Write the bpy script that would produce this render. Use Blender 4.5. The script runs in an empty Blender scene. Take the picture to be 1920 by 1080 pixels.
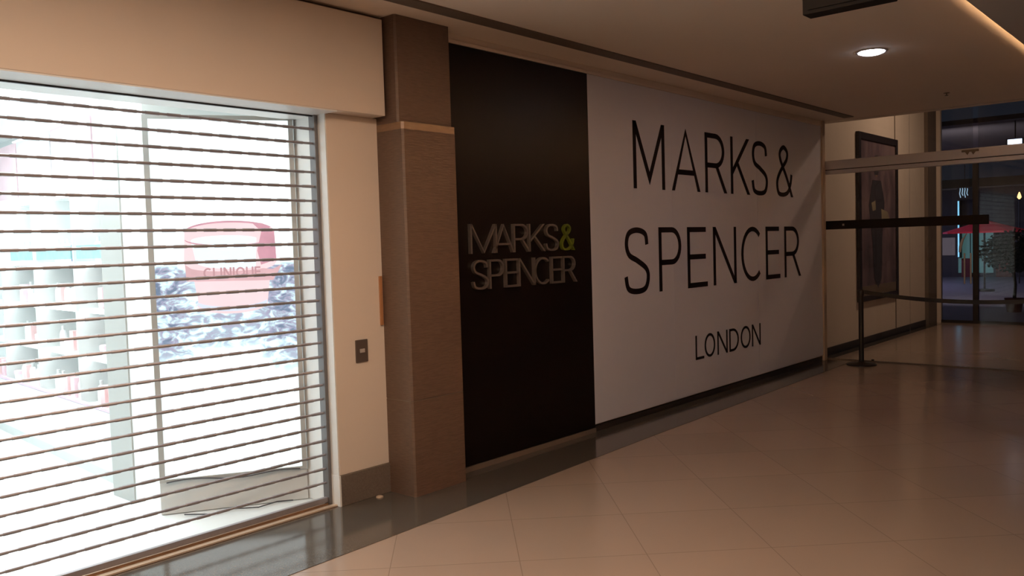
import bpy, bmesh, math, random
from mathutils import Vector, Matrix
random.seed(7)
S = bpy.context.scene
C = S.collection

# ------------------------------------------------------------------ camera
cam_d = bpy.data.cameras.new('camera'); cam = bpy.data.objects.new('camera', cam_d); C.objects.link(cam)
R = Matrix(((0.6590351, 0.05665058, -0.74997563), (-0.75153017, 0.01038025, -0.65961705), (-0.02958275, 0.9983401, 0.04941557)))
cam.matrix_world = Matrix.Translation((0, -4.1944, 1.6)) @ R.to_4x4()
cam_d.sensor_width = 36; cam_d.lens = 1588.63 * 36 / 1920; cam_d.clip_start = .05; cam_d.clip_end = 300
S.camera = cam

# ------------------------------------------------------------------ world, exposure
w = bpy.data.worlds.new('dusk_sky'); S.world = w; w.use_nodes = True
wn = w.node_tree
bgn = wn.nodes['Background']
tc = wn.nodes.new('ShaderNodeTexCoord'); sx = wn.nodes.new('ShaderNodeSeparateXYZ'); rp = wn.nodes.new('ShaderNodeValToRGB')
wn.links.new(tc.outputs['Generated'], sx.inputs[0]); wn.links.new(sx.outputs['Z'], rp.inputs[0]); wn.links.new(rp.outputs[0], bgn.inputs['Color'])
rp.color_ramp.elements[0].color = (.014, .016, .022, 1); rp.color_ramp.elements[1].color = (.006, .009, .016, 1); rp.color_ramp.elements[1].position = .5
bgn.inputs['Strength'].default_value = 1.0
S.view_settings.view_transform = 'Standard'; S.view_settings.look = 'None'; S.view_settings.gamma = 1
S.view_settings.use_curve_mapping = False; S.view_settings.exposure = 0

# ------------------------------------------------------------------ lamps of the place, with some added unseen ones
def lamp(name, kind, loc, power, color, size=.2, rot=(0, 0, 0), spread=None, sy=None):
    l = bpy.data.lights.new(name, kind); o = bpy.data.objects.new(name, l); C.objects.link(o)
    o.location = loc; o.rotation_euler = rot; l.energy = power; l.color = color
    if kind == 'AREA':
        l.size = size; l.shape = 'DISK'
        if sy: l.shape = 'RECTANGLE'; l.size_y = sy
        if spread: l.spread = spread
    elif kind in ('POINT', 'SPOT'): l.shadow_soft_size = size
    return o
WARM = (1, .74, .54)
NEAR_LAMPS = [(-.6, -1.7, 36), (1.25, -1.9, 36), (2.9, -2.2, 22), (1.35, -3.6, 26), (-.6, -3.6, 24), (-2.6, -2.2, 26)]  # unseen lamps added for the warm light; the third brightens the pier wall
for x, y, p in NEAR_LAMPS:
    lamp('unseen_corridor_lamp', 'AREA', (x, y, 3.05 if y > -2.9 else 2.9), p, WARM, .5)
lamp('visible_downlight_lamp', 'AREA', (7.13, -1.85, 3.03), .9, (.8, .85, 1), .16)
for y in (1.2, 2.6, 4.2):
    for x in (.2, 1.9):
        lamp('shop_lamp', 'AREA', (x, y, 2.76), 16, (.86, .97, 1), 1.0, sy=1.0)
lamp('vestibule_lamp', 'AREA', (13.6, -1.6, 4.5), 38, (1, .7, .48), .5)
lamp('terrace_fill', 'AREA', (27, 7, 3.4), 430, (.55, .52, .85), 1.5)  # unseen lamp added out of view to light the terrace paving
lamp('parasol_fill', 'AREA', (20.45, .9, 2.62), 90, (1, .85, .85), .2, rot=(0, -math.pi / 2, 0))  # added behind the canopy beam to light the parasol

# ------------------------------------------------------------------ materials
MATS = {}
def mat(name, col, rough=.5, metal=0., noise=0., nscale=8., stretch=(1, 1, 1), bump=0., emit=None, estr=0., spec=.5, coat=0.):
    m = bpy.data.materials.new(name); m.use_nodes = True; nt = m.node_tree; b = nt.nodes['Principled BSDF']
    b.inputs['Base Color'].default_value = (*col, 1); b.inputs['Roughness'].default_value = rough; b.inputs['Metallic'].default_value = metal
    b.inputs['Specular IOR Level'].default_value = spec; b.inputs['Coat Weight'].default_value = coat
    tcn = nt.nodes.new('ShaderNodeTexCoord'); mp = nt.nodes.new('ShaderNodeMapping'); mp.inputs['Scale'].default_value = stretch
    nz = nt.nodes.new('ShaderNodeTexNoise'); nz.inputs['Scale'].default_value = nscale; nz.inputs['Detail'].default_value = 5
    nt.links.new(tcn.outputs['Object'], mp.inputs[0]); nt.links.new(mp.outputs[0], nz.inputs['Vector'])
    if noise:
        mx = nt.nodes.new('ShaderNodeMix'); mx.data_type = 'RGBA'
        mx.inputs[6].default_value = (*[c * (1 - noise) for c in col], 1); mx.inputs[7].default_value = (*[min(1, c * (1 + noise)) for c in col], 1)
        nt.links.new(nz.outputs['Fac'], mx.inputs[0]); nt.links.new(mx.outputs[2], b.inputs['Base Color'])
    if bump:
        bp = nt.nodes.new('ShaderNodeBump'); bp.inputs['Strength'].default_value = bump; bp.inputs['Distance'].default_value = .01
        nt.links.new(nz.outputs['Fac'], bp.inputs['Height']); nt.links.new(bp.outputs[0], b.inputs['Normal'])
    if emit: b.inputs['Emission Color'].default_value = (*emit, 1); b.inputs['Emission Strength'].default_value = estr
    MATS[name] = m
    return m
M_cream = mat('cream_paint', (.72, .62, .53), .55, noise=.03, nscale=3)
M_ceil = mat('ceiling_paint', (.84, .73, .62), .8, noise=.02, nscale=2)
M_ceil2 = mat('grey_ceiling_paint', (.42, .40, .39), .8, noise=.02)
M_slot = mat('slot_metal', (.16, .12, .09), .6, noise=.05)
M_granite = mat('granite', (.085, .072, .06), .12, noise=.5, nscale=160, spec=.6)
M_skirt = mat('granite_skirting', (.15, .12, .10), .25, noise=.3, nscale=120)
M_stone = mat('pillar_stone', (.132, .082, .057), .42, noise=.38, nscale=14, stretch=(1.2, 1.2, 11), bump=.25)
M_stone_edge = mat('pillar_stone_highlight', (.25, .15, .088), .22, noise=.2, nscale=14, stretch=(1, 1, 8))  # stone with a warm highlight put into its lighter colour
M_black = mat('black_sign_gloss', (.0065, .004, .0035), .36, noise=.1, spec=.18)
M_white = mat('hoarding_vinyl', (.66, .665, .76), .5, noise=.02, nscale=1.5)
M_print = mat('black_print', (.008, .005, .007), .6, noise=.05, spec=.12)
M_bronze = mat('brushed_bronze', (.50, .42, .37), .3, metal=.85, noise=.15, nscale=40)
M_lime = mat('lime_green_acrylic', (.13, .16, .015), .35, noise=.1)
M_trim = mat('beige_trim', (.52, .39, .29), .45, noise=.04)
M_dark = mat('dark_metal', (.022, .017, .016), .4, noise=.1)
M_alu = mat('shutter_aluminium', (.32, .30, .32), .36, metal=.5, noise=.1, nscale=30)
M_guide = mat('guide_steel', (.18, .17, .17), .4, metal=.6, noise=.1)
M_jamb = mat('white_jamb', (.80, .80, .78), .4, noise=.02)
M_brass = mat('brass_channel', (.36, .22, .13), .35, metal=.6, noise=.2, nscale=25)
M_brassl = mat('pale_brass', (.78, .62, .48), .3, metal=.5, noise=.1)
M_brown = mat('orange_wood', (.42, .19, .08), .5, noise=.2, stretch=(1, 1, .1), nscale=30)
M_plate = mat('switch_plate', (.13, .10, .085), .4, metal=.3, noise=.1)
M_btn = mat('switch_button', (.42, .36, .33), .4, noise=.1)
M_header = mat('door_header_aluminium', (.62, .60, .62), .38, metal=.25, noise=.05, nscale=5)
M_shopw = mat('shop_white', (.86, .9, .9), .5, noise=.01)
M_shopg = mat('shop_grey', (.64, .66, .65), .5, noise=.02)
M_shopf = mat('shop_floor_tile', (.82, .86, .86), .25, noise=.03)
M_pier = mat('frame_and_pier_shade_grey', (.46, .47, .455), .5, noise=.02)  # grey of the poster frame, and shade painted on the pier
M_led = mat('led_panel', (1, 1, 1), .5, emit=(.88, .98, 1), estr=3.4)
M_strip = mat('shelf_fill_glow', (1, 1, 1), .5, emit=(.9, .98, 1), estr=9)  # glow of the strips added to brighten the shelves
M_pink = mat('pink_graphic', (.93, .66, .72), .4, noise=.15, nscale=4)
M_red = mat('red_plastic', (.88, .60, .60), .35, noise=.1)
M_teal = mat('teal_graphic', (.30, .52, .54), .4, noise=.3, nscale=20)
M_navy = mat('blue_plastic', (.12, .22, .42), .35, noise=.2)
M_peach = mat('peach_card', (.9, .62, .38), .4, noise=.1)
M_bottle = mat('white_bottle', (.85, .86, .86), .2, noise=.03)
M_lilac = mat('lilac_shelf_edge', (.72, .52, .68), .4, noise=.1)
M_down = mat('downlight_lens', (1, 1, 1), .4, emit=(.84, .86, 1), estr=14)
M_cove = mat('cove_led', (1, 1, 1), .4, emit=(1, .60, .30), estr=110)
M_ring = mat('downlight_ring', (.6, .58, .58), .4, noise=.03)
M_grey = mat('wire_black', (.05, .05, .06), .5, noise=.05)
M_ground = mat('terrace_paving', (.24, .22, .25), .5, noise=.15, nscale=3)
M_umb = mat('red_canvas', (.75, .04, .08), .7, noise=.1)
M_leaf = mat('dark_leaves', (.016, .034, .012), .6, noise=.4, nscale=20)
M_bark = mat('bark', (.04, .03, .025), .8, noise=.3)
M_pot = mat('terracotta', (.18, .05, .03), .7, noise=.2)
M_facade = mat('kiosk_wall', (.06, .055, .06), .7, noise=.2)
M_tealglow = mat('teal_reflection_glow', (.1, .2, .2), .3, emit=(.12, .26, .24), estr=.5)  # teal glow painted for the shop's reflection in the glass
M_pinkwin = mat('dim_pink_window', (.1, .1, .1), .3, emit=(.30, .23, .24), estr=.35)
M_neon = mat('cyan_neon', (1, 1, 1), .4, emit=(.22, .68, .95), estr=1.5)
M_neon2 = mat('pale_blue_neon', (1, 1, 1), .4, emit=(.35, .60, .75), estr=1.0)
M_flame = mat('amber_lamp', (1, .7, .3), .4, emit=(1, .55, .18), estr=4)
M_flood = mat('flood_lens', (1, 1, 1), .4, emit=(.72, .80, 1), estr=4)
M_canopy = mat('canopy_paint', (.25, .24, .19), .6, noise=.1)
M_dred = mat('dark_red_panel', (.22, .03, .03), .6, noise=.2)
M_matte = mat('matte_black_paint', (.009, .007, .0065), .75, noise=.1, spec=.2)
M_frame = mat('poster_frame_black', (.018, .012, .013), .4, noise=.1)

def floor_mat():
    m = bpy.data.materials.new('beige_floor_tile'); m.use_nodes = True; nt = m.node_tree; N = nt.nodes; L = nt.links; b = N['Principled BSDF']
    t = N.new('ShaderNodeTexCoord'); s = N.new('ShaderNodeSeparateXYZ'); L.new(t.outputs['Object'], s.inputs[0])
    def mth(op, a, c=None, v=None):
        n = N.new('ShaderNodeMath'); n.operation = op
        L.new(a, n.inputs[0])
        if c is not None: L.new(c, n.inputs[1])
        if v is not None: n.inputs[1].default_value = v
        return n.outputs[0]
    u = mth('MULTIPLY', mth('SUBTRACT', s.outputs['X'], s.outputs['Y']), v=.70711)
    v = mth('MULTIPLY', mth('ADD', s.outputs['X'], s.outputs['Y']), v=.70711)
    T = .655
    def line(c, off, wd):
        q = mth('DIVIDE', mth('ADD', c, v=-off + 100 * T), v=T)
        f = mth('FRACT', q); d = mth('ABSOLUTE', mth('SUBTRACT', f, v=.5))
        return mth('GREATER_THAN', d, v=.5 - wd / T / 2), mth('FLOOR', q)
    a, ia = line(v, 1.26, .006); c2, ic = line(u, 3.89, .005)
    g = mth('MAXIMUM', a, c2)
    cmb = N.new('ShaderNodeCombineXYZ'); L.new(ia, cmb.inputs[0]); L.new(ic, cmb.inputs[1])
    wnz = N.new('ShaderNodeTexWhiteNoise'); wnz.noise_dimensions = '2D'; L.new(cmb.outputs[0], wnz.inputs['Vector'])
    nz = N.new('ShaderNodeTexNoise'); nz.inputs['Scale'].default_value = 3; nz.inputs['Detail'].default_value = 6; L.new(t.outputs['Object'], nz.inputs['Vector'])
    fac = mth('ADD', mth('MULTIPLY', wnz.outputs['Value'], v=.5), mth('MULTIPLY', nz.outputs['Fac'], v=.5))
    r = N.new('ShaderNodeMix'); r.data_type = 'RGBA'; L.new(fac, r.inputs[0])
    r.inputs[6].default_value = (.325, .243, .19, 1); r.inputs[7].default_value = (.365, .27, .212, 1)
    r2 = N.new('ShaderNodeMix'); r2.data_type = 'RGBA'; L.new(g, r2.inputs[0]); L.new(r.outputs[2], r2.inputs[6]); r2.inputs[7].default_value = (.25, .18, .14, 1)
    L.new(r2.outputs[2], b.inputs['Base Color'])
    b.inputs['Roughness'].default_value = .17; b.inputs['Specular IOR Level'].default_value = .5
    return m
M_floor = floor_mat()
def glass_mat(name, tint=(.97, .97, .97), rough=.0):
    m = bpy.data.materials.new(name); m.use_nodes = True; nt = m.node_tree; N = nt.nodes; L = nt.links
    N.remove(N['Principled BSDF']); out = N['Material Output']
    fr = N.new('ShaderNodeFresnel'); fr.inputs['IOR'].default_value = 1.3
    tr = N.new('ShaderNodeBsdfTransparent'); tr.inputs[0].default_value = (*tint, 1)
    gl = N.new('ShaderNodeBsdfGlossy'); gl.inputs['Roughness'].default_value = rough; mx = N.new('ShaderNodeMixShader')
    L.new(fr.outputs[0], mx.inputs[0]); L.new(tr.outputs[0], mx.inputs[1]); L.new(gl.outputs[0], mx.inputs[2]); L.new(mx.outputs[0], out.inputs[0])
    return m
M_glass = glass_mat('clear_glass')
M_smoke = glass_mat('tinted_glass', (.80, .82, .84))
def art_mat():
    m = bpy.data.materials.new('dark_fashion_print'); m.use_nodes = True; nt = m.node_tree; N = nt.nodes; L = nt.links; b = N['Principled BSDF']
    t = N.new('ShaderNodeTexCoord'); mp = N.new('ShaderNodeMapping'); mp.inputs['Scale'].default_value = (2.2, 1, .8); n = N.new('ShaderNodeTexNoise'); n.inputs['Scale'].default_value = 1.6; n.inputs['Detail'].default_value = 3
    r = N.new('ShaderNodeValToRGB'); L.new(t.outputs['Object'], mp.inputs[0]); L.new(mp.outputs[0], n.inputs['Vector']); L.new(n.outputs['Fac'], r.inputs[0])
    e = r.color_ramp.elements; e[0].position = .3; e[0].color = (.07, .055, .06, 1); e[1].position = .7; e[1].color = (.24, .17, .17, 1)
    k = e.new(.5); k.color = (.15, .10, .115, 1)
    L.new(r.outputs[0], b.inputs['Base Color']); b.inputs['Roughness'].default_value = .35
    return m
M_art = art_mat()
M_artdark = mat('print_dark_figure', (.045, .04, .048), .4, noise=.3, nscale=3)
M_artpale = mat('print_pale_patch', (.30, .25, .17), .4, noise=.5, nscale=5)
M_artskin = mat('print_skin_tone', (.22, .14, .11), .4, noise=.2, nscale=5)
def bl(name, col, e=1., noise=0., scale=10):
    m = bpy.data.materials.new(name); m.use_nodes = True; nt = m.node_tree; N = nt.nodes; L = nt.links; b = N['Principled BSDF']
    b.inputs['Base Color'].default_value = (.1, .1, .1, 1); b.inputs['Roughness'].default_value = .3
    b.inputs['Emission Strength'].default_value = e; b.inputs['Emission Color'].default_value = (*col, 1)
    t = N.new('ShaderNodeTexCoord'); n = N.new('ShaderNodeTexNoise'); n.inputs['Scale'].default_value = scale; L.new(t.outputs['Object'], n.inputs['Vector'])
    mx = N.new('ShaderNodeMix'); mx.data_type = 'RGBA'; mx.inputs[6].default_value = (*[c * (1 - noise) for c in col], 1); mx.inputs[7].default_value = (*[c * (1 + noise) for c in col], 1)
    L.new(n.outputs['Fac'], mx.inputs[0]); L.new(mx.outputs[2], b.inputs['Emission Color'])
    return m
B_white = bl('backlit_white', (.88, 1.0, 1.05), 1., .05, 2)
B_pink = bl('backlit_pale_pink', (1.0, .76, .80), .95, .12, 4)
B_rose = bl('backlit_rose', (.72, .34, .44), .9, .3, 9)
B_band = bl('backlit_pink_band', (.82, .50, .54), .9, .15, 9)
B_text = bl('backlit_text', (.62, .32, .36), .9, .1)
B_frost = bl('backlit_frost', (.72, .80, .95), 1., .1, 8)

def splash_mat(PW=.885):
    m = bpy.data.materials.new('backlit_water_splash'); m.use_nodes = True; nt = m.node_tree; N = nt.nodes; L = nt.links; b = N['Principled BSDF']
    b.inputs['Base Color'].default_value = (.1, .1, .1, 1); b.inputs['Roughness'].default_value = .3
    t = N.new('ShaderNodeTexCoord'); sp = N.new('ShaderNodeSeparateXYZ'); L.new(t.outputs['Object'], sp.inputs[0]); X = sp.outputs['X']; Z = sp.outputs['Z']
    def mr(src, a, b_, c, d):
        n = N.new('ShaderNodeMapRange'); n.interpolation_type = 'SMOOTHSTEP'; L.new(src, n.inputs['Value'])
        for k_, v in (('From Min', a), ('From Max', b_), ('To Min', c), ('To Max', d)): n.inputs[k_].default_value = v
        return n.outputs[0]
    def mt(op, a, c):
        n = N.new('ShaderNodeMath'); n.operation = op
        for i, q in enumerate((a, c)):
            if isinstance(q, (int, float)): n.inputs[i].default_value = q
            else: L.new(q, n.inputs[i])
        return n.outputs[0]
    left = mt('MULTIPLY', mr(X, .12, .40, 1, 0), mr(Z, .86, 1.12, 0, 1)); right = mt('MULTIPLY', mr(X, PW - .36, PW - .12, 0, 1), mr(Z, .72, 1.15, 0, 1))
    mid = mt('MULTIPLY', mr(Z, .95, 1.1, 0, .62), mr(Z, 1.22, 1.34, 1, 0))
    M = mt('MULTIPLY', mt('MAXIMUM', mt('MAXIMUM', left, right), mid), mr(Z, 1.50, 1.56, 1, 0))
    mp = N.new('ShaderNodeMapping'); mp.inputs['Scale'].default_value = (1, 1, 1.7); mp.inputs['Rotation'].default_value = (0, .25, 0); L.new(t.outputs['Object'], mp.inputs[0])
    n1 = N.new('ShaderNodeTexNoise'); n1.inputs['Scale'].default_value = 11; n1.inputs['Detail'].default_value = 7; n1.inputs['Distortion'].default_value = 1.4; L.new(mp.outputs[0], n1.inputs['Vector'])
    n2 = N.new('ShaderNodeTexNoise'); n2.inputs['Scale'].default_value = 34; n2.inputs['Detail'].default_value = 4; L.new(mp.outputs[0], n2.inputs['Vector'])
    v = mt('MULTIPLY', M, mt('ADD', mt('MULTIPLY', mr(n1.outputs['Fac'], .36, .64, 0, 1), .8), mt('MULTIPLY', n2.outputs['Fac'], .45)))
    rp_ = N.new('ShaderNodeValToRGB'); L.new(v, rp_.inputs[0]); e = rp_.color_ramp.elements
    e[0].position = .12; e[0].color = (.90, 1, 1, 1); e[1].position = 1; e[1].color = (.12, .19, .30, 1)
    for p_, c_ in ((.3, (.62, .82, .90, 1)), (.5, (.40, .50, .62, 1)), (.72, (.36, .35, .50, 1)), (.86, (.20, .28, .42, 1))): k_ = e.new(p_); k_.color = c_
    L.new(rp_.outputs[0], b.inputs['Emission Color']); b.inputs['Emission Strength'].default_value = 1.12
    return m
B_splash = splash_mat()
# ------------------------------------------------------------------ mesh helpers
class MB:
    def __init__(s): s.v = []; s.f = []; s.mi = []
    def add(s, vs, fs, mi=0):
        n = len(s.v); s.v += [tuple(v) for v in vs]; s.f += [tuple(i + n for i in f) for f in fs]; s.mi += [mi] * len(fs); return s
    def box(s, x0, x1, y0, y1, z0, z1, mi=0):
        x0, x1 = sorted((x0, x1)); y0, y1 = sorted((y0, y1)); z0, z1 = sorted((z0, z1))
        return s.add([(x0, y0, z0), (x1, y0, z0), (x1, y1, z0), (x0, y1, z0), (x0, y0, z1), (x1, y0, z1), (x1, y1, z1), (x0, y1, z1)],
                     [(3, 2, 1, 0), (4, 5, 6, 7), (0, 1, 5, 4), (1, 2, 6, 5), (2, 3, 7, 6), (3, 0, 4, 7)], mi)
    def prism(s, pts, z0, z1, mi=0):
        n = len(pts); return s.add([(x, y, z0) for x, y in pts] + [(x, y, z1) for x, y in pts],
              [tuple(range(n - 1, -1, -1)), tuple(range(n, 2 * n))] + [(i, (i + 1) % n, n + (i + 1) % n, n + i) for i in range(n)], mi)
    def lathe(s, prof, c=(0, 0, 0), n=24, mi=0):
        vs = []; fs = []
        for r, z in prof:
            for k in range(n):
                a = 2 * math.pi * k / n; vs.append((c[0] + r * math.cos(a), c[1] + r * math.sin(a), c[2] + z))
        m = len(prof)
        for j in range(m - 1):
            for k in range(n):
                k2 = (k + 1) % n; fs.append((j * n + k, j * n + k2, (j + 1) * n + k2, (j + 1) * n + k))
        fs.append(tuple(range(n - 1, -1, -1))); fs.append(tuple((m - 1) * n + k for k in range(n)))
        return s.add(vs, fs, mi)
    def tube(s, pts, rad, n=8, mi=0):
        pts = [Vector(p) for p in pts]; rr = rad if isinstance(rad, (list, tuple)) else [rad] * len(pts)
        vs = []; fs = []
        for i, p in enumerate(pts):
            d = (pts[min(i + 1, len(pts) - 1)] - pts[max(i - 1, 0)]).normalized()
            up = Vector((0, 0, 1)) if abs(d.z) < .9 else Vector((1, 0, 0))
            a = d.cross(up).normalized(); b = a.cross(d)
            for k in range(n):
                t = 2 * math.pi * k / n; vs.append(p + (a * math.cos(t) + b * math.sin(t)) * rr[i])
        for i in range(len(pts) - 1):
            for k in range(n):
                k2 = (k + 1) % n; fs.append((i * n + k, i * n + k2, (i + 1) * n + k2, (i + 1) * n + k))
        fs.append(tuple(range(n - 1, -1, -1))); fs.append(tuple((len(pts) - 1) * n + k for k in range(n)))
        return s.add(vs, fs, mi)
    def build(s, name, mats, parent=None, bevel=0., smooth=False, loc=None):
        me = bpy.data.meshes.new(name); me.from_pydata(s.v, [], s.f)
        for i, p in enumerate(me.polygons): p.material_index = s.mi[i]; p.use_smooth = smooth
        for m in (mats if isinstance(mats, (list, tuple)) else [mats]): me.materials.append(m)
        bm = bmesh.new(); bm.from_mesh(me); bmesh.ops.recalc_face_normals(bm, faces=bm.faces); bm.to_mesh(me); bm.free()
        o = bpy.data.objects.new(name, me); C.objects.link(o)
        if parent: o.parent = parent
        if loc: o.location = loc
        if bevel: b = o.modifiers.new('bevel', 'BEVEL'); b.width = bevel; b.segments = 2; b.limit_method = 'ANGLE'
        if smooth: 
            try: me.set_sharp_from_angle(angle=math.radians(40))
            except Exception: pass
        return o
def bx(*a): return MB().box(*a)
def thing(name, label, cat, loc=(0, 0, 0), rz=0, group=None):
    o = bpy.data.objects.new(name, None); C.objects.link(o); o.location = loc; o.rotation_euler = (0, 0, rz); o.empty_display_size = .1
    return tag(o, label, cat, group)
def tag(o, label, cat, group=None):
    o['label'] = label; o['category'] = cat
    if group: o['group'] = group
    return o
def struct(o): o['kind'] = 'structure'; return o
def copy_tree(o, parent=None):
    c = o.copy(); C.objects.link(c)
    if parent: c.parent = parent
    for ch in list(o.children): copy_tree(ch, c)
    return c

# ------------------------------------------------------------------ lettering: strokes with a constant width
def arc(cx, cy, rx, ry, a0, a1, n=14): return [(cx + rx * math.cos(math.radians(a0 + (a1 - a0) * k / n)), cy + ry * math.sin(math.radians(a0 + (a1 - a0) * k / n))) for k in range(n + 1)]
def spline(P, n=7):
    out = []
    for i in range(len(P) - 1):
        p0 = P[max(i - 1, 0)]; p1 = P[i]; p2 = P[i + 1]; p3 = P[min(i + 2, len(P) - 1)]
        for k in range(n):
            t = k / n
            out.append(tuple(.5 * ((2 * p1[j]) + (-p0[j] + p2[j]) * t + (2 * p0[j] - 5 * p1[j] + 4 * p2[j] - p3[j]) * t * t + (-p0[j] + 3 * p1[j] - 3 * p2[j] + p3[j]) * t ** 3) for j in (0, 1)))
    return out + [P[-1]]
def glyph(ch, W, t, mv=.15):
    """centre lines in a W wide, 1 high box, stroke width t"""
    i = t / 2; r = W - i; T = 1 - i
    if ch == 'M': return [[(i, 0), (i, 1)], [(r, 0), (r, 1)], [(i, 1), (W / 2, mv), (r, 1)]]
    if ch == 'A': return [[(i, 0), (W / 2, 1), (r, 0)], [(W * .22, .30), (W * .78, .30)]]
    if ch in 'RP':
        m = .46 if ch == 'R' else .45; h = (T - m) / 2; rx = W * .36
        xr = (r if ch == 'P' else W * .9 - i) - rx
        st = [[(i, 0), (i, 1)], [(i, T)] + arc(xr, m + h, rx, h, 90, -90) + [(i, m)]]
        if ch == 'R': st.append([(W * .52, m), (r, 0)])
        return st
    if ch == 'K': return [[(i, 0), (i, 1)], [(i, .36), (W * .92, 1)], [(W * .34, .55), (r, 0)]]
    if ch == 'E': return [[(i, 0), (i, 1)], [(i, T), (W * .94, T)], [(i, .51), (W * .92, .51)], [(i, i), (W, i)]]
    if ch == 'N': return [[(i, 0), (i, 1)], [(r, 0), (r, 1)], [(i, 1), (r, 0)]]
    if ch == 'L': return [[(i, 0), (i, 1)], [(i, i), (W, i)]]
    if ch == 'O': return [arc(W / 2, .5, W / 2 - i, .5 - i, 0, 360, 36)]
    if ch == 'D': return [[(i, 0), (i, 1)], [(i, T), (W * .35, T)] + arc(W * .38, .5, W * .62 - i, .5 - i, 90, -90, 18) + [(i, i)]]
    if ch == 'C': return [arc(W * .54, .5, W * .54 - i, .5 - i, 48, 312, 26)]
    if ch == 'I': return [[(W / 2, 0), (W / 2, 1)]]
    if ch == 'U': return [[(i, 1), (i, .35)] + arc(W / 2, .35, W / 2 - i, .35 - i, 180, 360) + [(r, 1)]]
    if ch == 'Q': return [arc(W / 2, .5, W / 2 - i, .5 - i, 0, 360, 36), [(W * .6, .3), (W, 0)]]
    if ch == 'S': return [spline([(W * .93 - i * .4, .74), (W * .84, .90), (W * .52, T), (W * .2, .91), (i + W * .04, .75), (W * .2, .59), (W * .52, .50), (W * .86, .38), (r, .24), (W * .82, .08), (W * .48, i), (W * .15, .09), (i, .27)])]
    if ch == '&': return [spline([(r, .0), (W * .62, .38), (W * .27, .70), (W * .24, .86), (W * .45, T), (W * .66, .87), (W * .62, .72), (W * .36, .56), (W * .12, .38), (i, .23), (W * .14, .07), (W * .42, i), (W * .70, .10), (W * .86, .27), (W * .92, .44)])]
def stroke_mesh(mb, strokes, t, H, x0, z0, yf, yb, mi=0, W=None):
    """extrude strokes between y=yf (front) and y=yb; x, z of the wall"""
    for st in strokes:
        P = [Vector((p[0], p[1])) for p in st]; n = len(P); closed = (P[0] - P[-1]).length < 1e-4
        Lf = []; Rt = []
        for k in range(n):
            d0 = (P[k] - P[k - 1]) if k > 0 else ((P[0] - P[-2]) if closed else None)
            d1 = (P[k + 1] - P[k]) if k < n - 1 else ((P[1] - P[0]) if closed else None)
            if d0 is None: d0 = d1
            if d1 is None: d1 = d0
            d0 = d0.normalized(); d1 = d1.normalized(); n0 = Vector((-d0.y, d0.x)); n1 = Vector((-d1.y, d1.x)); m = n0 + n1
            m = m.normalized() if m.length > 1e-3 else n0
            c = max(.22, m.dot(n0)); off = m * (t / 2 / c)
            a = P[k] + off; b = P[k] - off
            if (k in (0, n - 1)) and not closed and abs(d0.y) > .5 and (P[k].y < .001 or P[k].y > .999) :
                for q in (a, b):
                    s_ = (P[k].y - q.y) / d0.y; q.x += d0.x * s_; q.y = P[k].y
            for q in (a, b): q.y = min(1, max(0, q.y))
            Lf.append(a); Rt.append(b)
        vs = []
        for y in (yf, yb):
            for q in Lf: vs.append((x0 + q.x * H, y, z0 + q.y * H))
            for q in Rt: vs.append((x0 + q.x * H, y, z0 + q.y * H))
        fs = []
        for k in range(n - 1):
            fs += [(k, k + 1, n + k + 1, n + k), (2 * n + k, 3 * n + k, 3 * n + k + 1, 2 * n + k + 1), (k, 2 * n + k, 2 * n + k + 1, k + 1), (n + k, n + k + 1, 3 * n + k + 1, 3 * n + k)]
        if not closed: fs += [(0, n, 3 * n, 2 * n), (n - 1, 3 * n - 1, 4 * n - 1, 2 * n - 1)]
        mb.add(vs, fs, mi)
    return mb

# ------------------------------------------------------------------ setting: floor, walls, ceiling
struct(bx(-6, 11.03, -9, .29, -.12, 0).build('floor', M_floor))
brd = MB().prism([(-6, -.86), (3.0, -.585), (6, -.465), (10.9, -.335), (10.9, .06), (3.6, .06), (3.6, .11), (3.2, .11), (-6, .11)], .0005, .003)
struct(brd.build('trim_1', M_granite))
struct(bx(-6, 10.97, -3.4, .06, 3.08, 3.3).build('ceiling', M_ceil))
lo = MB().prism([(-6, -9), (11.0, -9), (11.0, -2.93), (-6, -2.93)], 2.93, 2.955)
lo.box(-6, 11, -2.95, -2.93, 2.955, 3.0)
struct(lo.build('ceiling_bulkhead', M_ceil2))
struct(bx(-6, 11, -9.2, -9, 0, 3.3).build('wall_right', M_cream))
struct(bx(-6.2, -6, -9.2, 0, 0, 3.3).build('wall_back', M_cream))
# left wall, seen from the camera: shop front (fascia, pier), then hoardings
struct(bx(-6, 3.575, -.02, .42, 2.45, 3.055).build('wall_fascia', M_cream, bevel=.004))
struct(bx(-6, 3.60, .03, .42, 3.055, 3.2).build('trim_2', M_slot))                       # shadow gap above the fascia
pier = MB().box(3.2, 3.62, .1, .42, .195, 2.45)
struct(pier.build('wall_pier', M_cream, bevel=.004))
struct(bx(3.2, 3.6, .088, .42, .003, .195).build('baseboard_pier', M_skirt, bevel=.002))
# white return of the opening
rev = MB().box(3.192, 3.1999, .1, .43, .195, 2.45); rev.box(3.188, 3.1999, .09, .43, .003, .195, 1)
struct(rev.build('trim_3', [M_jamb, M_jamb]))
struct(bx(-2, 3.2, -.018, .43, 2.443, 2.4499).build('trim_4', M_jamb))
struct(bx(4.0, 10.95, .03, .4, 0, 3.08).build('wall_left', M_trim))
struct(bx(4.08, 10.9, .012, .03, .003, .055).build('baseboard_left', M_dark))
tr = MB().box(4.08, 10.86, -.012, .03, 3.012, 3.035); tr.box(4.08, 10.86, .0, .03, 3.035, 3.079)
struct(tr.build('trim_5', M_cream, bevel=.002))
struct(MB().box(4.08, 5.79, -.006, .02, .003, .04).build('trim_6', M_slot))

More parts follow.
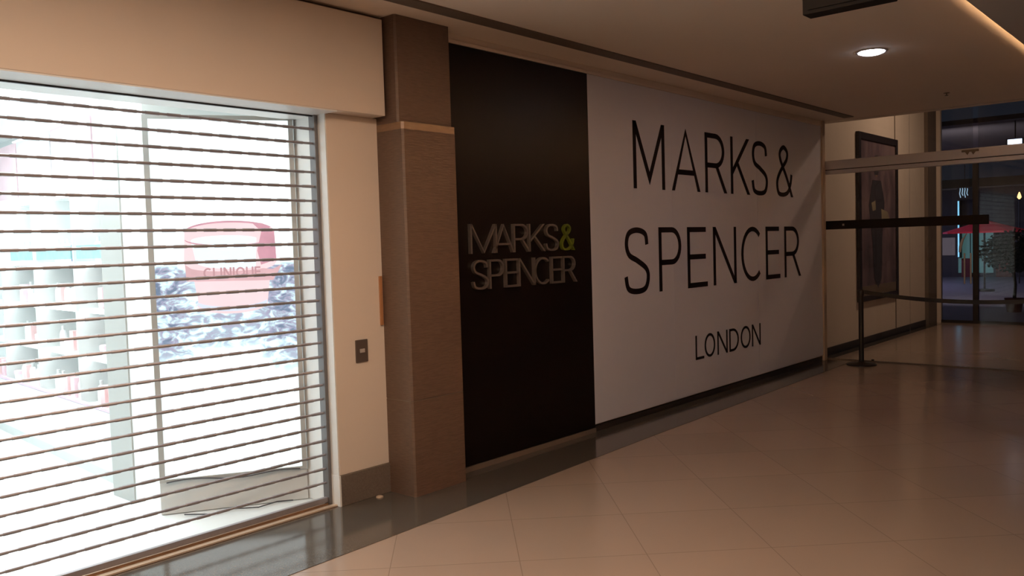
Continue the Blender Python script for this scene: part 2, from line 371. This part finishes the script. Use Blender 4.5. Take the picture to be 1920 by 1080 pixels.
# brown stone pillar
pil = thing('stone_pillar', 'brown striated stone pillar between the lit shop front and the black sign board', 'pillar', (3.6, 0, 0))
def cham(x0, x1, y0, y1, c): return [(x0, y1), (x0, y0 + c), (x0 + c, y0), (x1 - c, y0), (x1, y0 + c), (x1, y1)]
MB().prism(cham(0, .475, -.15, .4, .012), .003, .622).build('lower_cladding', M_stone, pil)
MB().prism(cham(0.003, .472, -.147, .4, .012), .622, .628).build('joint', M_slot, pil)
MB().prism(cham(0, .475, -.15, .4, .012), .628, 2.36).build('middle_cladding', M_stone, pil)
MB().prism(cham(.0, .475, -.15, .4, .014), 2.36, 2.405).build('highlight_edge', M_stone_edge, pil)['label'] = 'stone ledge with painted warm highlight'  # lighter colour stands in for light caught on this edge
MB().prism(cham(.0, .485, -.11, .4, .012), 2.405, 3.079).build('upper_cladding', M_stone, pil)

tag(bx(3.568, 3.588, .085, .0995, 1.11, 1.43).build('corner_guard', M_brown, bevel=.002), 'short orange brown strip on the cream wall edge beside the stone pillar', 'corner guard')
sw = thing('key_switch', 'small dark metal shutter switch on the cream wall beside the shutter', 'switch', (3.405, .1, .96))
bx(-.048, .048, -.010, -.0005, -.072, .072).build('plate', M_plate, sw, bevel=.003)
bx(-.02, .02, -.016, -.0095, -.012, .014).build('button', M_btn, sw, bevel=.003)['label'] = 'pale grey button'
tag(MB().lathe([(.024, 0), (.024, .006), (.018, .010), (.008, .012)], (3.47, .05, .003), 20).build('floor_stop', M_brassl, smooth=True), 'tiny shiny brass stop on the dark floor border below the switch', 'door stop')

# ------------------------------------------------------------------ roller shutter
sh = thing('roller_shutter', 'closed roller grille of thin horizontal metal rods across the bright shop front', 'shutter', (0, .2, 0))
X0, X1 = -1.6, 3.168
def rod(k):
    z = 2.358 - .0885 * k; mb = MB()
    mb.tube([(X0, 0, z), (X1, 0, z)], .0074, 8)
    x = X0 + (.06 if k % 2 else .12)
    while x < X1 - .08:
        mb.tube([(x, 0, z), (x + .075, 0, z)], .0095, 8); x += .12
    return mb
for k in range(26): rod(k).build('slat', M_alu, sh, smooth=True)
bx(X0, X1, -.008, .008, 2.434, 2.4425).build('top_bar', M_dark, sh)
g = MB().box(3.166, 3.188, -.03, .03, .003, 2.4425)
g.build('guide_rail', M_guide, sh, bevel=.002)
bb = MB().box(X0, X1, -.014, .014, .022, .055); bb.build('bottom_bar', M_alu, sh, bevel=.003)
ch = thing('threshold_channel', 'brown metal floor channel with a pale front edge under the roller grille', 'threshold', (0, 0, 0))
cm = MB().box(-2, 3.164, .155, .26, .0035, .010); cm.box(-2, 3.164, .26, .275, .0035, .02); cm.box(-2, 3.164, .182, .19, .01, .018); cm.build('channel', M_brass, ch)
bx(-2, 3.187, .118, .155, .0035, .014).build('front_edge', M_brassl, ch, bevel=.002)['label'] = 'pale metal edge'

# ------------------------------------------------------------------ shop interior
struct(bx(-2.5, 3.6, .29, 6, -.12, 0).build('floor_shop', M_shopf))
struct(bx(-2.5, 3.6, .42, 6, 2.85, 3.0).build('ceiling_shop', M_shopw))
struct(bx(-2.5, 3.6, 6, 6.1, 0, 2.85).build('wall_shop_back', M_shopw))
struct(bx(-2.6, -2.5, .42, 6.1, 0, 2.85).build('wall_shop_left', M_shopw))
struct(bx(3.25, 3.6, .42, 6.0, 0, 2.85).build('wall_shop_right', M_shopw))
for i, (x, y) in enumerate([(.2, 1.2), (1.9, 1.2), (.2, 2.6), (1.9, 2.6), (.2, 4.2), (1.9, 4.2)]):
    t = thing('ceiling_light_panel', 'white square light panel in the shop ceiling behind the grille', 'ceiling light', (x, y, 2.85), group='light panels in the shop ceiling')
    MB().box(-.52, .52, -.52, .52, -.03, -.001).build('frame', M_shopw, t); bx(-.49, .49, -.49, .49, -.034, -.03).build('diffuser', M_led, t)
pr = thing('display_pier', 'white square pier with painted grey shade inside the shop left of the illuminated poster', 'pier', (0, 0, 0))
bx(2.452, 3.2, .93, 1.28, 0, 2.84).build('white_cladding', M_shopw, pr)
bx(2.442, 3.2, 1.28, 1.59, 0, 2.84).build('shaded_cladding', M_pier, pr)  # grey colour stands in for shade on the pier's far part

# backlit poster stand: local x along its face, y = depth away from the viewer
ang = -31.3
ps = thing('lightbox_poster', 'tall backlit poster of a pink cream jar in splashing water behind the grille', 'poster', (2.42, .872, 0), math.radians(ang))
PW = .885
bx(0, PW, .001, .05, .005, .205).build('plinth', M_shopg, ps)
fr = MB().box(0, .032, .001-.013, .05, .205, 2.46); fr.box(PW - .03, PW, .001-.013, .05, .205, 2.46); fr.box(.032, PW - .03, -.012, .05, 2.435, 2.46); fr.box(.032, PW - .03, -.012, .05, .205, .222)
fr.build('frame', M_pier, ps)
def disc_pts(cx, cz, rx, rz, n=28, a0=0, a1=360): return [(cx + rx * math.cos(math.radians(a0 + (a1 - a0) * k / (n - 1))), cz + rz * math.sin(math.radians(a0 + (a1 - a0) * k / (n - 1)))) for k in range(n)]
def flat(mb, pts, y, mi=0):      # a printed shape on the poster: thin slab
    n = len(pts); mb.add([(x, y, z) for x, z in pts] + [(x, y + .0006, z) for x, z in pts], [tuple(range(n)), tuple(range(2 * n - 1, n - 1, -1))] + [(i, (i + 1) % n, n + (i + 1) % n, n + i) for i in range(n)], mi)
rnd = random.Random(3)
bx(.032, PW - .03, .0, .04, .222, 2.435).build('light_panel', B_splash, ps)
jar = MB(); jx = .475; y0 = -.0024
# lid
flat(jar, disc_pts(jx, 1.55, .275, .07, 24, 180, 360) + disc_pts(jx + .0, 1.745, .265, .065, 24, 0, 180), y0, 0)
flat(jar, disc_pts(jx + .03, 1.56, .235, .05, 20, 180, 300) + disc_pts(jx - .03, 1.69, .20, .03, 20, 20, 180), y0 - .0004, 4)
flat(jar, [(jx + .18, 1.53), (jx + .275, 1.56), (jx + .268, 1.74), (jx + .20, 1.79), (jx + .13, 1.80), (jx + .19, 1.74), (jx + .16, 1.62)], y0 - .0005, 1)
flat(jar, disc_pts(jx, 1.745, .265, .065, 24, 20, 160) + disc_pts(jx, 1.742, .255, .057, 24, 160, 20), y0 - .0006, 1)
flat(jar, disc_pts(jx, 1.70, .268, .05, 20, 190, 340) + disc_pts(jx, 1.705, .268, .045, 20, 340, 190), y0 - .0007, 1)
# band and body
flat(jar, [(jx - .27, 1.545), (jx - .265, 1.44), (jx + .25, 1.43), (jx + .31, 1.53), (jx + .25, 1.50)] + disc_pts(jx, 1.53, .25, .035, 16, 320, 200), y0 - .0008, 2)
flat(jar, [(jx - .22, 1.44), (jx - .20, 1.29)] + disc_pts(jx, 1.29, .21, .06, 20, 180, 360) + [(jx + .23, 1.44)], y0 + .0002, 0)
flat(jar, disc_pts(jx, 1.30, .21, .055, 20, 190, 350) + disc_pts(jx, 1.32, .21, .045, 20, 350, 190), y0 - .0005, 3)
jar.build('printed_jar', [B_pink, B_rose, B_band, B_frost, B_white], ps)
tx = MB(); cx = jx - .165
for c_, wd in zip('CLINIQUE', (.05, .036, .014, .048, .014, .054, .046, .038)):
    H = .065; t_ = .17; stroke_mesh(tx, glyph(c_, wd / H, t_ if c_ != 'I' else .17), t_, H, cx, 1.455, -.0038, -.0033); cx += wd + .006
tx.build('printed_lettering', B_text, ps)

# wall display of the cosmetics shop (faces -X) with backlit head panels, shelves and goods
wd = thing('wall_display', 'long white shop display wall with lit shelves left of the pier', 'display unit', (2.55, 1.64, 0), math.radians(-4))
DL = 3.6
bx(0, .6, 0, DL, .0, .075).build('kick_plate', M_shopg, wd)
bx(-.0, .6, 0, DL, .075, .50).build('drawer_base', M_shopw, wd)
bx(.42, .6, 0, DL, .50, 2.78).build('back_panel', M_shopw, wd)
shz = [.50, .86, 1.22, 1.58]
for z in shz[1:]:
    s_ = bx(.04, .42, 0, DL, z - .02, z).build('shelf', M_shopw, wd)
    bx(.06, .09, .02, DL - .02, z - .026, z - .0201).build('shelf_fill_strip', M_strip, wd)  # glowing strip added to brighten the shelf backs
bx(.06, .12, .02, DL - .02, 2.09, 2.119).build('shelf_fill_strip', M_strip, wd); bx(.35, .58, .02, DL - .02, 2.781, 2.79).build('ceiling_fill_strip', M_led, wd); bx(.0, .42, 0, DL, 2.12, 2.139).build('bulkhead', M_shopw, wd)  # glowing strips added to brighten the display and the shop ceiling
bx(-.004, .02, 0, DL, .505, .525).build('shelf_edge', M_lilac, wd)['label'] = 'lilac shelf edge strip'
for y in (.9, 1.9, 2.9): bx(.02, .42, y - .012, y + .012, .5, 2.1).build('divider', M_shopg, wd)
for a, b_, m_ in ((.02, .88, M_shopw), (.92, 1.88, M_pink), (1.92, 2.88, M_shopw), (2.92, 3.58, M_pink)):
    bx(.20, .42, a, b_, 2.14, 2.7).build('header_panel', m_, wd)
for a, b_ in ((.04, .20), (.62, .80)): bx(.19, .2, a, b_, 2.16 + a * .3, 2.48).build('header_graphic', M_pink if a < .1 else M_peach, wd)
for a, b_ in ((.05, .85), (.98, 1.84), (1.96, 2.6)): bx(.03, .04, a, b_, 1.60, 1.70).build('shelf_sign', M_teal, wd)['label'] = 'teal printed shelf sign'
# goods standing on the display: bottles, jars, boxes
def to_world(x, y, z): 
    a = math.radians(-4); return (2.55 + x * math.cos(a) - y * math.sin(a), 1.64 + x * math.sin(a) + y * math.cos(a), z)
def bottle(m_, lab):
    t = thing('bottle', lab, 'bottle', group=None)
    MB().lathe([(.028, 0), (.030, .01), (.030, .12), (.02, .145), (.011, .15)], n=14).build('body', m_, t, smooth=True)
    MB().lathe([(.013, .15), (.013, .185)], n=12).build('cap', M_shopg, t, smooth=True); return t
def pot(m_, lab):
    t = thing('cream_jar', lab, 'jar'); MB().lathe([(.04, 0), (.045, .01), (.045, .05)], n=16).build('body', M_bottle, t, smooth=True)
    MB().lathe([(.047, .05), (.047, .08), (.04, .085)], n=16).build('lid', m_, t, smooth=True); return t
def carton(m_, lab):
    t = tag(bx(-.035, .035, -.035, .035, 0, .16).build('carton', m_, bevel=.002), lab, 'box'); return t
words = {.50: 'the lowest shelf', .86: 'the second shelf up', 1.22: 'the third shelf up', 1.58: 'the top shelf'}
protos = {}
for z in shz:
    y = .10
    while y < 3.5:
        if min(abs(y - q) for q in (.9, 1.9, 2.9)) < .06: y += .1; continue
        kind = rnd.choice('bbpcr')
        col = {'b': 'white', 'p': 'white', 'c': 'pink', 'r': 'red'}[kind]
        if z == 1.58: kind = 'n' if kind in 'cr' else 'b'; col = 'blue' if kind == 'n' else 'white'
        bay = ('nearest bay', 'second bay', 'third bay', 'farthest bay')[int(y > .9) + int(y > 1.9) + int(y > 2.9)]
        kn = {'b': 'bottle with grey cap', 'p': 'jar with pink lid', 'c': 'carton', 'r': 'carton', 'n': 'bottle with grey cap'}[kind]
        lab = f'{col} {kn} on {words[z]}, {bay} of the shop display'
        if kind not in protos:
            o = {'b': lambda: bottle(M_bottle, lab), 'n': lambda: bottle(M_navy, lab), 'p': lambda: pot(M_pink, lab), 'c': lambda: carton(M_pink, lab), 'r': lambda: carton(M_red, lab)}[kind](); protos[kind] = o
        else: o = copy_tree(protos[kind]); o['label'] = lab
        o['group'] = f'{col} {kn}s on {words[z]}, {bay}'
        o.location = to_world(.10 if z == .50 else .16, y, z + .001); o.scale = (1, 1, 1)
        y += rnd.uniform(.11, .2)
tag(MB().tube([(2.50, .74, .012), (2.62, .60, .010), (2.74, .60, .012), (2.86, .49, .012), (3.0, .50, .012), (3.08, .44, .012)], .004, 6).build('power_cable', M_grey, smooth=True), 'thin black cable lying on the shop floor before the illuminated poster', 'cable')
cb = MB().tube([tuple(Matrix.Rotation(math.radians(ang), 4, 'Z') @ Vector((q * .8 + .04, -.022 , .206 + .012 * math.sin(q * 9)) ) + Vector((2.42, .872, 0))) for q in [i / 16 for i in range(17)]], .004, 6)
tag(cb.build('poster_cable', M_grey, smooth=True), 'thin dark cable sagging along the bottom edge of the illuminated poster', 'cable')
sp = thing('spotlight', 'small dark spotlight under the shop ceiling at the left edge of the photo', 'spotlight', (1.62, 1.0, 2.81))
MB().lathe([(.02, .0), (.02, .039)], n=12).build('mount', M_dark, sp); MB().lathe([(.035, -.09), (.04, -.02), (.025, .0)], n=16).build('housing', M_dark, sp, smooth=True)

# ------------------------------------------------------------------ black sign board
bs = thing('sign_board', 'tall glossy black sign board with small metallic raised lettering', 'sign', (0, 0, 0))
bx(4.08, 5.789, -.0, .0295, .045, 3.011).build('board', M_black, bs, bevel=.002)
def word(parent, text, spans, z0, H, t, yf, yb, mt, mv, amp=None, minw=None):
    for c_, (a, b_) in zip(text, spans):
        mb = MB(); stroke_mesh(mb, glyph(c_, (b_ - a) / H, t, mv), t, H, a, z0, yf, yb)
        o = mb.build('letter', amp if (amp and c_ == '&') else mt, parent)
        if amp and c_ == '&': o['label'] = 'lime green ampersand'
pairs = lambda L: list(zip(L[::2], L[1::2]))
word(bs, 'MARKS&', pairs([4.312, 4.59, 4.553, 4.78, 4.776, 4.965, 4.955, 5.15, 5.155, 5.32, 5.358, 5.53]), 1.553, .212, .072, -.028, -.0005, M_bronze, .0, M_lime)
word(bs, 'SPENCER', pairs([4.325, 4.49, 4.50, 4.66, 4.674, 4.825, 4.825, 5.02, 5.013, 5.205, 5.221, 5.365, 5.369, 5.55]), 1.295, .212, .072, -.028, -.0005, M_bronze, .0)
# ------------------------------------------------------------------ white hoarding
ho = thing('hoarding', 'large white vinyl hoarding printed with big thin black capitals', 'hoarding', (0, 0, 0))
bx(5.791, 10.825, 0, .0295, .07, 3.011).build('panel', M_white, ho, bevel=.002)
for x in (7.12, 8.95): bx(x, x + .006, -.0012, 0, .07, 3.011).build('seam', M_white, ho)
word(ho, 'MARKS&', pairs([6.458, 6.995, 7.12, 7.666, 7.776, 8.236, 8.332, 8.774, 8.826, 9.235, 9.464, 9.931]), 2.085, .605, .083, -.003, -.0002, M_print, .16)
word(ho, 'SPENCER', pairs([6.277, 6.692, 6.859, 7.27, 7.388, 7.786, 7.915, 8.427, 8.546, 9.061, 9.158, 9.539, 9.666, 10.135]), 1.133, .602, .083, -.003, -.0002, M_print, .1)
word(ho, 'LONDON', pairs([7.515, 7.685, 7.70, 7.919, 7.971, 8.194, 8.237, 8.452, 8.502, 8.735, 8.774, 8.989]), .408, .243, .105, -.003, -.0002, M_print, .1)
jm = MB().box(10.826, 10.90, -.02, .35, .003, 3.079); jm.box(10.90, 10.965, .0, .35, .003, 3.079)
struct(jm.build('trim_7', M_trim, bevel=.003))

# ------------------------------------------------------------------ ceiling fittings
tag(MB().box(-6, 10.78, -.43, -.31, 3.070, 3.0795).build('slot_diffuser', M_slot), 'long dark linear air slot in the ceiling running along the sign wall', 'air vent')
dl = thing('downlight', 'round bright white downlight in the corridor ceiling', 'ceiling light', (7.13, -1.85, 3.0795))
MB().lathe([(.118, -.006), (.125, -.0005)], n=32).build('ring', M_ring, dl, smooth=True)
MB().lathe([(.03, -.028), (.07, -.024), (.10, -.012), (.102, -.0062)], n=32).build('lens', M_down, dl, smooth=True)
sp2 = thing('sprinkler', 'tiny sprinkler head in the ceiling near the glass doors', 'sprinkler', (9.85, -1.72, 3.0795))
MB().lathe([(.03, -.004), (.032, -.0005)], n=16).build('collar', M_slot, sp2); MB().lathe([(.018, -.03), (.018, -.026), (.006, -.024), (.006, -.004)], n=12).build('head', M_slot, sp2)
hb = thing('hanging_sign', 'black box sign hanging from the ceiling at the top edge of the photo', 'sign', (4.23, -2.49, 2.7))
bx(-.05, .05, -.42, 0, 0, .30).build('housing', M_matte, hb, bevel=.004)
bx(-.058, -.05, -.40, -.03, .02, .28).build('face', M_matte, hb)
for y in (-.34, -.08): MB().tube([(0, y, .30), (0, y, .379)], .006).build('hanger', M_slot, hb)
cv = tag(bx(-6, 10.9, -3.05, -3.02, 2.958, 2.968).build('cove_light', M_cove), 'warm light strip hidden in the cove along the ceiling edge', 'light')

# rings added at the unseen near lamps that light the corridor
for x, y, p in NEAR_LAMPS:
    t = thing('added_downlight', 'added round ring of an unseen warm corridor lamp', 'ceiling light', (x, y, 3.0795 if y > -2.9 else 2.9295), group='added rings of unseen warm lamps')
    MB().lathe([(.11, -.012), (.13, -.0005)], n=24).build('ring', M_ring, t, smooth=True)

# ------------------------------------------------------------------ sliding glass doors at the end (X = 11.03)
d1 = bpy.data.objects.new('door_1', None); C.objects.link(d1); d1.location = (11.03, 0, 0); struct(d1)
hd = MB().box(-.06, .06, -9, .04, 2.462, 2.575); hd.build('header', M_header, d1, bevel=.004)
bx(-.045, .045, -9, .04, 2.452, 2.462).build('header_groove', M_dark, d1); bx(-.05, .05, -9, .04, 2.405, 2.452).build('door_rail', M_header, d1)
bx(-.02, .02, -9, .04, .0005, .012).build('threshold', M_slot, d1)
for y0, y1 in ((-1.0, .04), (-2.9, -1.0), (-4.8, -2.9), (-6.8, -4.8), (-8.99, -6.8)):
    gp = bx(-.004, .004, y0 + .004, y1 - .004, .013, 2.405).build('glass_panel', M_glass, d1)
    bx(-.004, .004, y0 + .004, y1 - .004, 2.576, 3.08).build('upper_glass', M_glass, d1)
bx(-.010, -.005, -1.87, .035, 1.692, 1.803).build('door_band', M_matte, d1)['label'] = 'black band across the glass'
bx(-.0112, -.010, -.215, -.19, 1.735, 1.76).build('band_mark', M_btn, d1)
bx(-.012, .012, -.565, -.54, .012, .03).build('floor_guide', M_dark, d1)
sn = MB().prism([(-.075, -1.60), (-.061, -1.60), (-.061, -1.78), (-.075, -1.78)], 2.535, 2.56)
sn.add([(-.066, -1.615, 2.56), (-.066, -1.68, 2.535), (-.066, -1.66, 2.50), (-.061, -1.615, 2.56), (-.061, -1.68, 2.535), (-.061, -1.66, 2.50)], [(0, 1, 2), (3, 5, 4), (0, 3, 4, 1), (1, 4, 5, 2), (2, 5, 3, 0)])
sn.add([(-.066, -1.765, 2.56), (-.066, -1.70, 2.535), (-.066, -1.72, 2.50), (-.061, -1.765, 2.56), (-.061, -1.70, 2.535), (-.061, -1.72, 2.50)], [(0, 1, 2), (3, 5, 4), (0, 3, 4, 1), (1, 4, 5, 2), (2, 5, 3, 0)])
sn.build('door_sensor', M_slot, d1)

# ------------------------------------------------------------------ belt barrier
def stanchion(loc, lab):
    t = thing('barrier_post', lab, 'barrier post', loc)
    MB().lathe([(.175, 0), (.175, .010), (.16, .020), (.05, .030), (.032, .045)], n=40).build('base', M_dark, t, smooth=True)
    MB().lathe([(.030, .04), (.030, .86)], n=24).build('post', M_dark, t, smooth=True)
    MB().lathe([(.034, .855), (.036, .865), (.036, .925), (.028, .935)], n=24).build('head', M_dark, t, smooth=True)
    return t
s1 = stanchion((10.70, -.525, 0), 'black belt barrier post standing before the glass doors')
stp = stanchion((10.62, -3.0, 0), 'second black belt barrier post outside the right edge of the photo')
mb = MB(); n = 24
for i in range(n + 1):
    q = i / n; y = -.565 - q * 2.395; x = 10.70 - .08 * q; z = .905 - .19 * 4 * q * (1 - q) * .5
    mb.v += [(x, y, z - .024), (x, y, z + .024), (x + .003, y, z + .024), (x + .003, y, z - .024)]
for i in range(n):
    a = 4 * i; b_ = a + 4
    for j in range(4): mb.f.append((a + j, a + (j + 1) % 4, b_ + (j + 1) % 4, b_ + j)); mb.mi.append(0)
mb.build('belt', M_dark, s1).matrix_parent_inverse = Matrix.Translation((-10.70, .525, 0))

# ------------------------------------------------------------------ vestibule beyond the doors
struct(bx(11.03, 16.5, -9, .5, -.12, 0).build('floor_vestibule', M_floor))
struct(bx(11.0, 16.45, .12, .4, 0, 4.7).build('wall_vestibule', M_cream))
struct(bx(11.0, 16.1, .105, .12, 0, .11).build('baseboard_vestibule', M_dark))
struct(bx(11.03, 16.2, -.02, .12, .0005, .003).build('trim_8', M_granite))
struct(bx(11.0, 16.6, -9, .4, 4.7, 4.8).build('ceiling_vestibule', M_ceil))
struct(bx(10.97, 11.2, -9, .12, 3.081, 4.7).build('wall_over_doors', M_cream))
struct(bx(11.0, 16.5, -9.2, -9, 0, 4.7).build('wall_vestibule_right', M_cream))
struct(bx(14.15, 14.18, .114, .12, .11, 4.7).build('trim_9', M_slot))
struct(bx(15.75, 16.25, .06, .12, 0, 4.7).build('trim_10', M_slot))
po = thing('framed_poster', 'tall dark framed fashion poster on the beige wall behind the glass doors', 'poster', (12.42, .12, 0))
PX = 1.75; Z0, Z1 = .64, 3.09
f = MB().box(0, .09, -.05, -.001, Z0, Z1); f.box(PX - .09, PX, -.05, -.001, Z0, Z1); f.box(.09, PX - .09, -.05, -.001, Z1 - .10, Z1); f.box(.09, PX - .09, -.05, -.001, Z0, Z0 + .08)
f.build('frame', M_frame, po, bevel=.004)
bx(.09, PX - .09, -.03, -.001, Z0 + .08, Z1 - .1).build('print', M_art, po)
fg = MB()
def slab(pts, y, mi): flat(fg, pts, y, mi)
slab(disc_pts(.78, 2.62, .11, .15), -.032, 2); slab([(.70, 2.50), (.86, 2.50), (.95, 2.72), (.84, 2.80), (.70, 2.78), (.64, 2.62)], -.0324, 0)
slab([(.60, 2.42), (.98, 2.42), (1.14, 2.1), (1.02, 1.55), (.98, .95), (.82, .80), (.66, .95), (.58, 1.5), (.44, 2.05)], -.0328, 0)
slab([(.98, 2.0), (1.28, 1.95), (1.38, 1.82), (1.18, 1.75), (1.0, 1.8)], -.0332, 1); slab([(.55, 2.08), (.72, 2.12), (.74, 1.98), (.60, 1.96)], -.0332, 1)
fg.build('printed_figure', [M_artdark, M_artpale, M_artskin], po)
bx(.09, PX - .09, -.0325, -.031, Z0 + .08, Z0 + .22).build('print_footer', M_slot, po)

# outer facade
w1 = bpy.data.objects.new('window_1', None); C.objects.link(w1); w1.location = (16.5, 0, 0); struct(w1)
bx(-.06, .06, .045, .235, 0, 4.7).build('pilaster', M_cream, w1)
bx(-.07, .02, .235, .285, 0, 4.7).build('dark_jamb', M_dark, w1)
for y in (-.51, -2.4, -4.4, -6.6): bx(-.04, .04, y - .042, y + .042, 0, 2.95).build('mullion', M_dark, w1)
bx(-.045, .045, -9, .045, 2.95, 3.0).build('transom', M_dark, w1)
bx(-.03, .03, -9, .045, 0, .05).build('bottom_rail', M_dark, w1)
for a, b_ in ((-.468, .045), (-2.36, -.552), (-4.36, -2.44), (-6.56, -4.44), (-8.99, -6.64)):
    bx(-.005, .005, a, b_, .05, 2.95).build('pane', M_smoke, w1); bx(-.005, .005, a, b_, 3.0, 4.7).build('upper_pane', M_smoke, w1)
for y in (-.34, -.41): MB().tube([(-.05, y - (.03 if y < -.4 else 0), 1.24), (-.05, y - (.03 if y < -.4 else 0), .70)], .014, 10).build('pull_handle', M_header, w1, smooth=True)
MB().tube([(-.06, -.27, 1.26), (-.08, -.285, 1.36), (-.08, -.32, 1.48), (-.06, -.38, 1.58)], [.02, .026, .02, .012], 10).build('handle_bracket', M_header, w1, smooth=True)

# ------------------------------------------------------------------ terrace outside
struct(bx(16.56, 70, -30, 30, -.14, -.02).build('floor_terrace', M_ground))
k = thing('kiosk', 'low dark kiosk with a painted teal reflection and a dim pink window across the terrace', 'building', (34, 3.2, -.02))
bx(.3, 3, -2.0, 3.4, 0, 3.2).build('wall', M_facade, k)
bx(0, 3.2, -2.4, 3.6, 3.2, 3.4).build('roof', M_canopy, k)
for a, b_ in ((-.30, .20), (.24, .42), (.46, .84)): bx(.27, .3, a, b_, .15, 1.75).build('teal_reflection', M_tealglow, k)  # glowing panels stand in for the shop front mirrored in the glass
bx(.27, .3, .95, 1.6, .8, 1.45).build('pink_window', M_pinkwin, k); bx(.2, .3, .42, .72, 0, .68).build('red_panel', M_dred, k); bx(.2, .3, -.9, -.4, 0, .7).build('low_panel', M_pot, k)
tl = thing('light_column', 'thin vertical cyan light tube on the kiosk front', 'light', (33.95, 3.95, 0))
bx(-.04, 0, -.02, .02, .72, 2.75).build('tube', M_neon, tl); bx(0, .32, -.04, .04, .68, 2.78).build('backing', M_facade, tl)
ns = thing('neon_sign', 'small pale blue scribbled neon sign hanging beyond the glass facade', 'sign', (30, 2.83, 2.7))
for q in range(4): MB().tube([(0, .13 - q * .07, .40 - .03 * q), (0, .12 - q * .07, .28), (0, .14 - q * .07, .15), (0, .11 - q * .07, .02 + .06 * (q % 2))], .012, 6).build('neon_tube', M_neon2, ns)
bx(.02, .05, -.28, .22, -.04, .46).build('backing', M_dark, ns); MB().tube([(.035, 0, .46), (.035, 0, 1.2)], .012).build('hanger', M_dark, ns)
pu = thing('parasol', 'red parasol standing on the terrace outside the glass facade', 'parasol', (26, 1.4, -.02))
MB().lathe([(1.05, 1.60), (1.05, 1.64), (.5, 1.80), (.04, 1.95)], n=8).build('canopy', M_umb, pu); MB().tube([(0, 0, .05), (0, 0, 1.98)], .025).build('pole', M_dark, pu); MB().lathe([(.25, 0), (.25, .05), (.05, .07)], n=20).build('base', M_dark, pu)
tb = thing('potted_tree', 'dark leafy potted tree outside at the right edge of the photo', 'tree', (19.4, -.55, -.02))
MB().lathe([(.13, 0), (.17, .26), (.18, .28), (.15, .28)], n=20).build('pot', M_pot, tb, smooth=True)
MB().tube([(0, 0, .2), (.02, -.02, .55), (-.02, .02, .95), (0, 0, 1.3)], [.035, .03, .028, .02], 8).build('trunk', M_bark, tb, smooth=True)
lf = MB(); r3 = random.Random(5)
for q in range(1900):
    th = r3.uniform(0, 6.283); ph = math.acos(r3.uniform(-1, 1)); rr = .62 * r3.random() ** .4
    c0 = Vector((rr * math.sin(ph) * math.cos(th), rr * math.sin(ph) * math.sin(th), 1.22 + .42 * rr / .62 * math.cos(ph)))
    d = Vector((r3.uniform(-1, 1), r3.uniform(-1, 1), r3.uniform(-1, .6))).normalized(); e = d.cross(Vector((r3.random(), r3.random(), r3.random()))).normalized()
    lf.add([c0, c0 + d * .05 + e * .024, c0 + d * .10, c0 + d * .05 - e * .024], [(0, 1, 2, 3)])
lf.build('foliage', M_leaf, tb)
cp = thing('terrace_canopy', 'olive canopy beam with posts over the terrace beyond the glass', 'canopy', (20, -2, 0))
bx(0, .2, -7, 5, 2.56, 2.74).build('beam', M_canopy, cp); bx(0, 11, -7, 5, 3.9, 4.0).build('roof', M_facade, cp)
for y in (-6.5, 4.6): bx(.04, .16, y - .06, y + .06, -.02, 3.9).build('post', M_dark, cp)
fl = thing('floodlight', 'bright bluish white rectangular floodlight beyond the upper glass', 'floodlight', (20.3, -.40, 3.46))
bx(-.03, .05, -.16, .16, -.07, .07).build('housing', M_dark, fl); bx(-.04, -.03, -.13, .13, -.05, .05).build('lens', M_flood, fl); MB().tube([(.02, 0, .07), (.02, 0, .438)], .012).build('bracket', M_dark, fl)
wl = thing('amber_lantern', 'small amber glowing lantern far outside at the right edge of the photo', 'lantern', (30, 1.30, 2.6))
MB().lathe([(.02, -.02), (.06, .04), (.04, .12), (.01, .2)], n=12).build('flame_shade', M_flame, wl, smooth=True); MB().lathe([(.07, -.05), (.07, -.02)], n=12).build('cup', M_dark, wl); MB().tube([(0, 0, -2.62), (0, 0, -.05)], .02).build('pole', M_dark, wl)
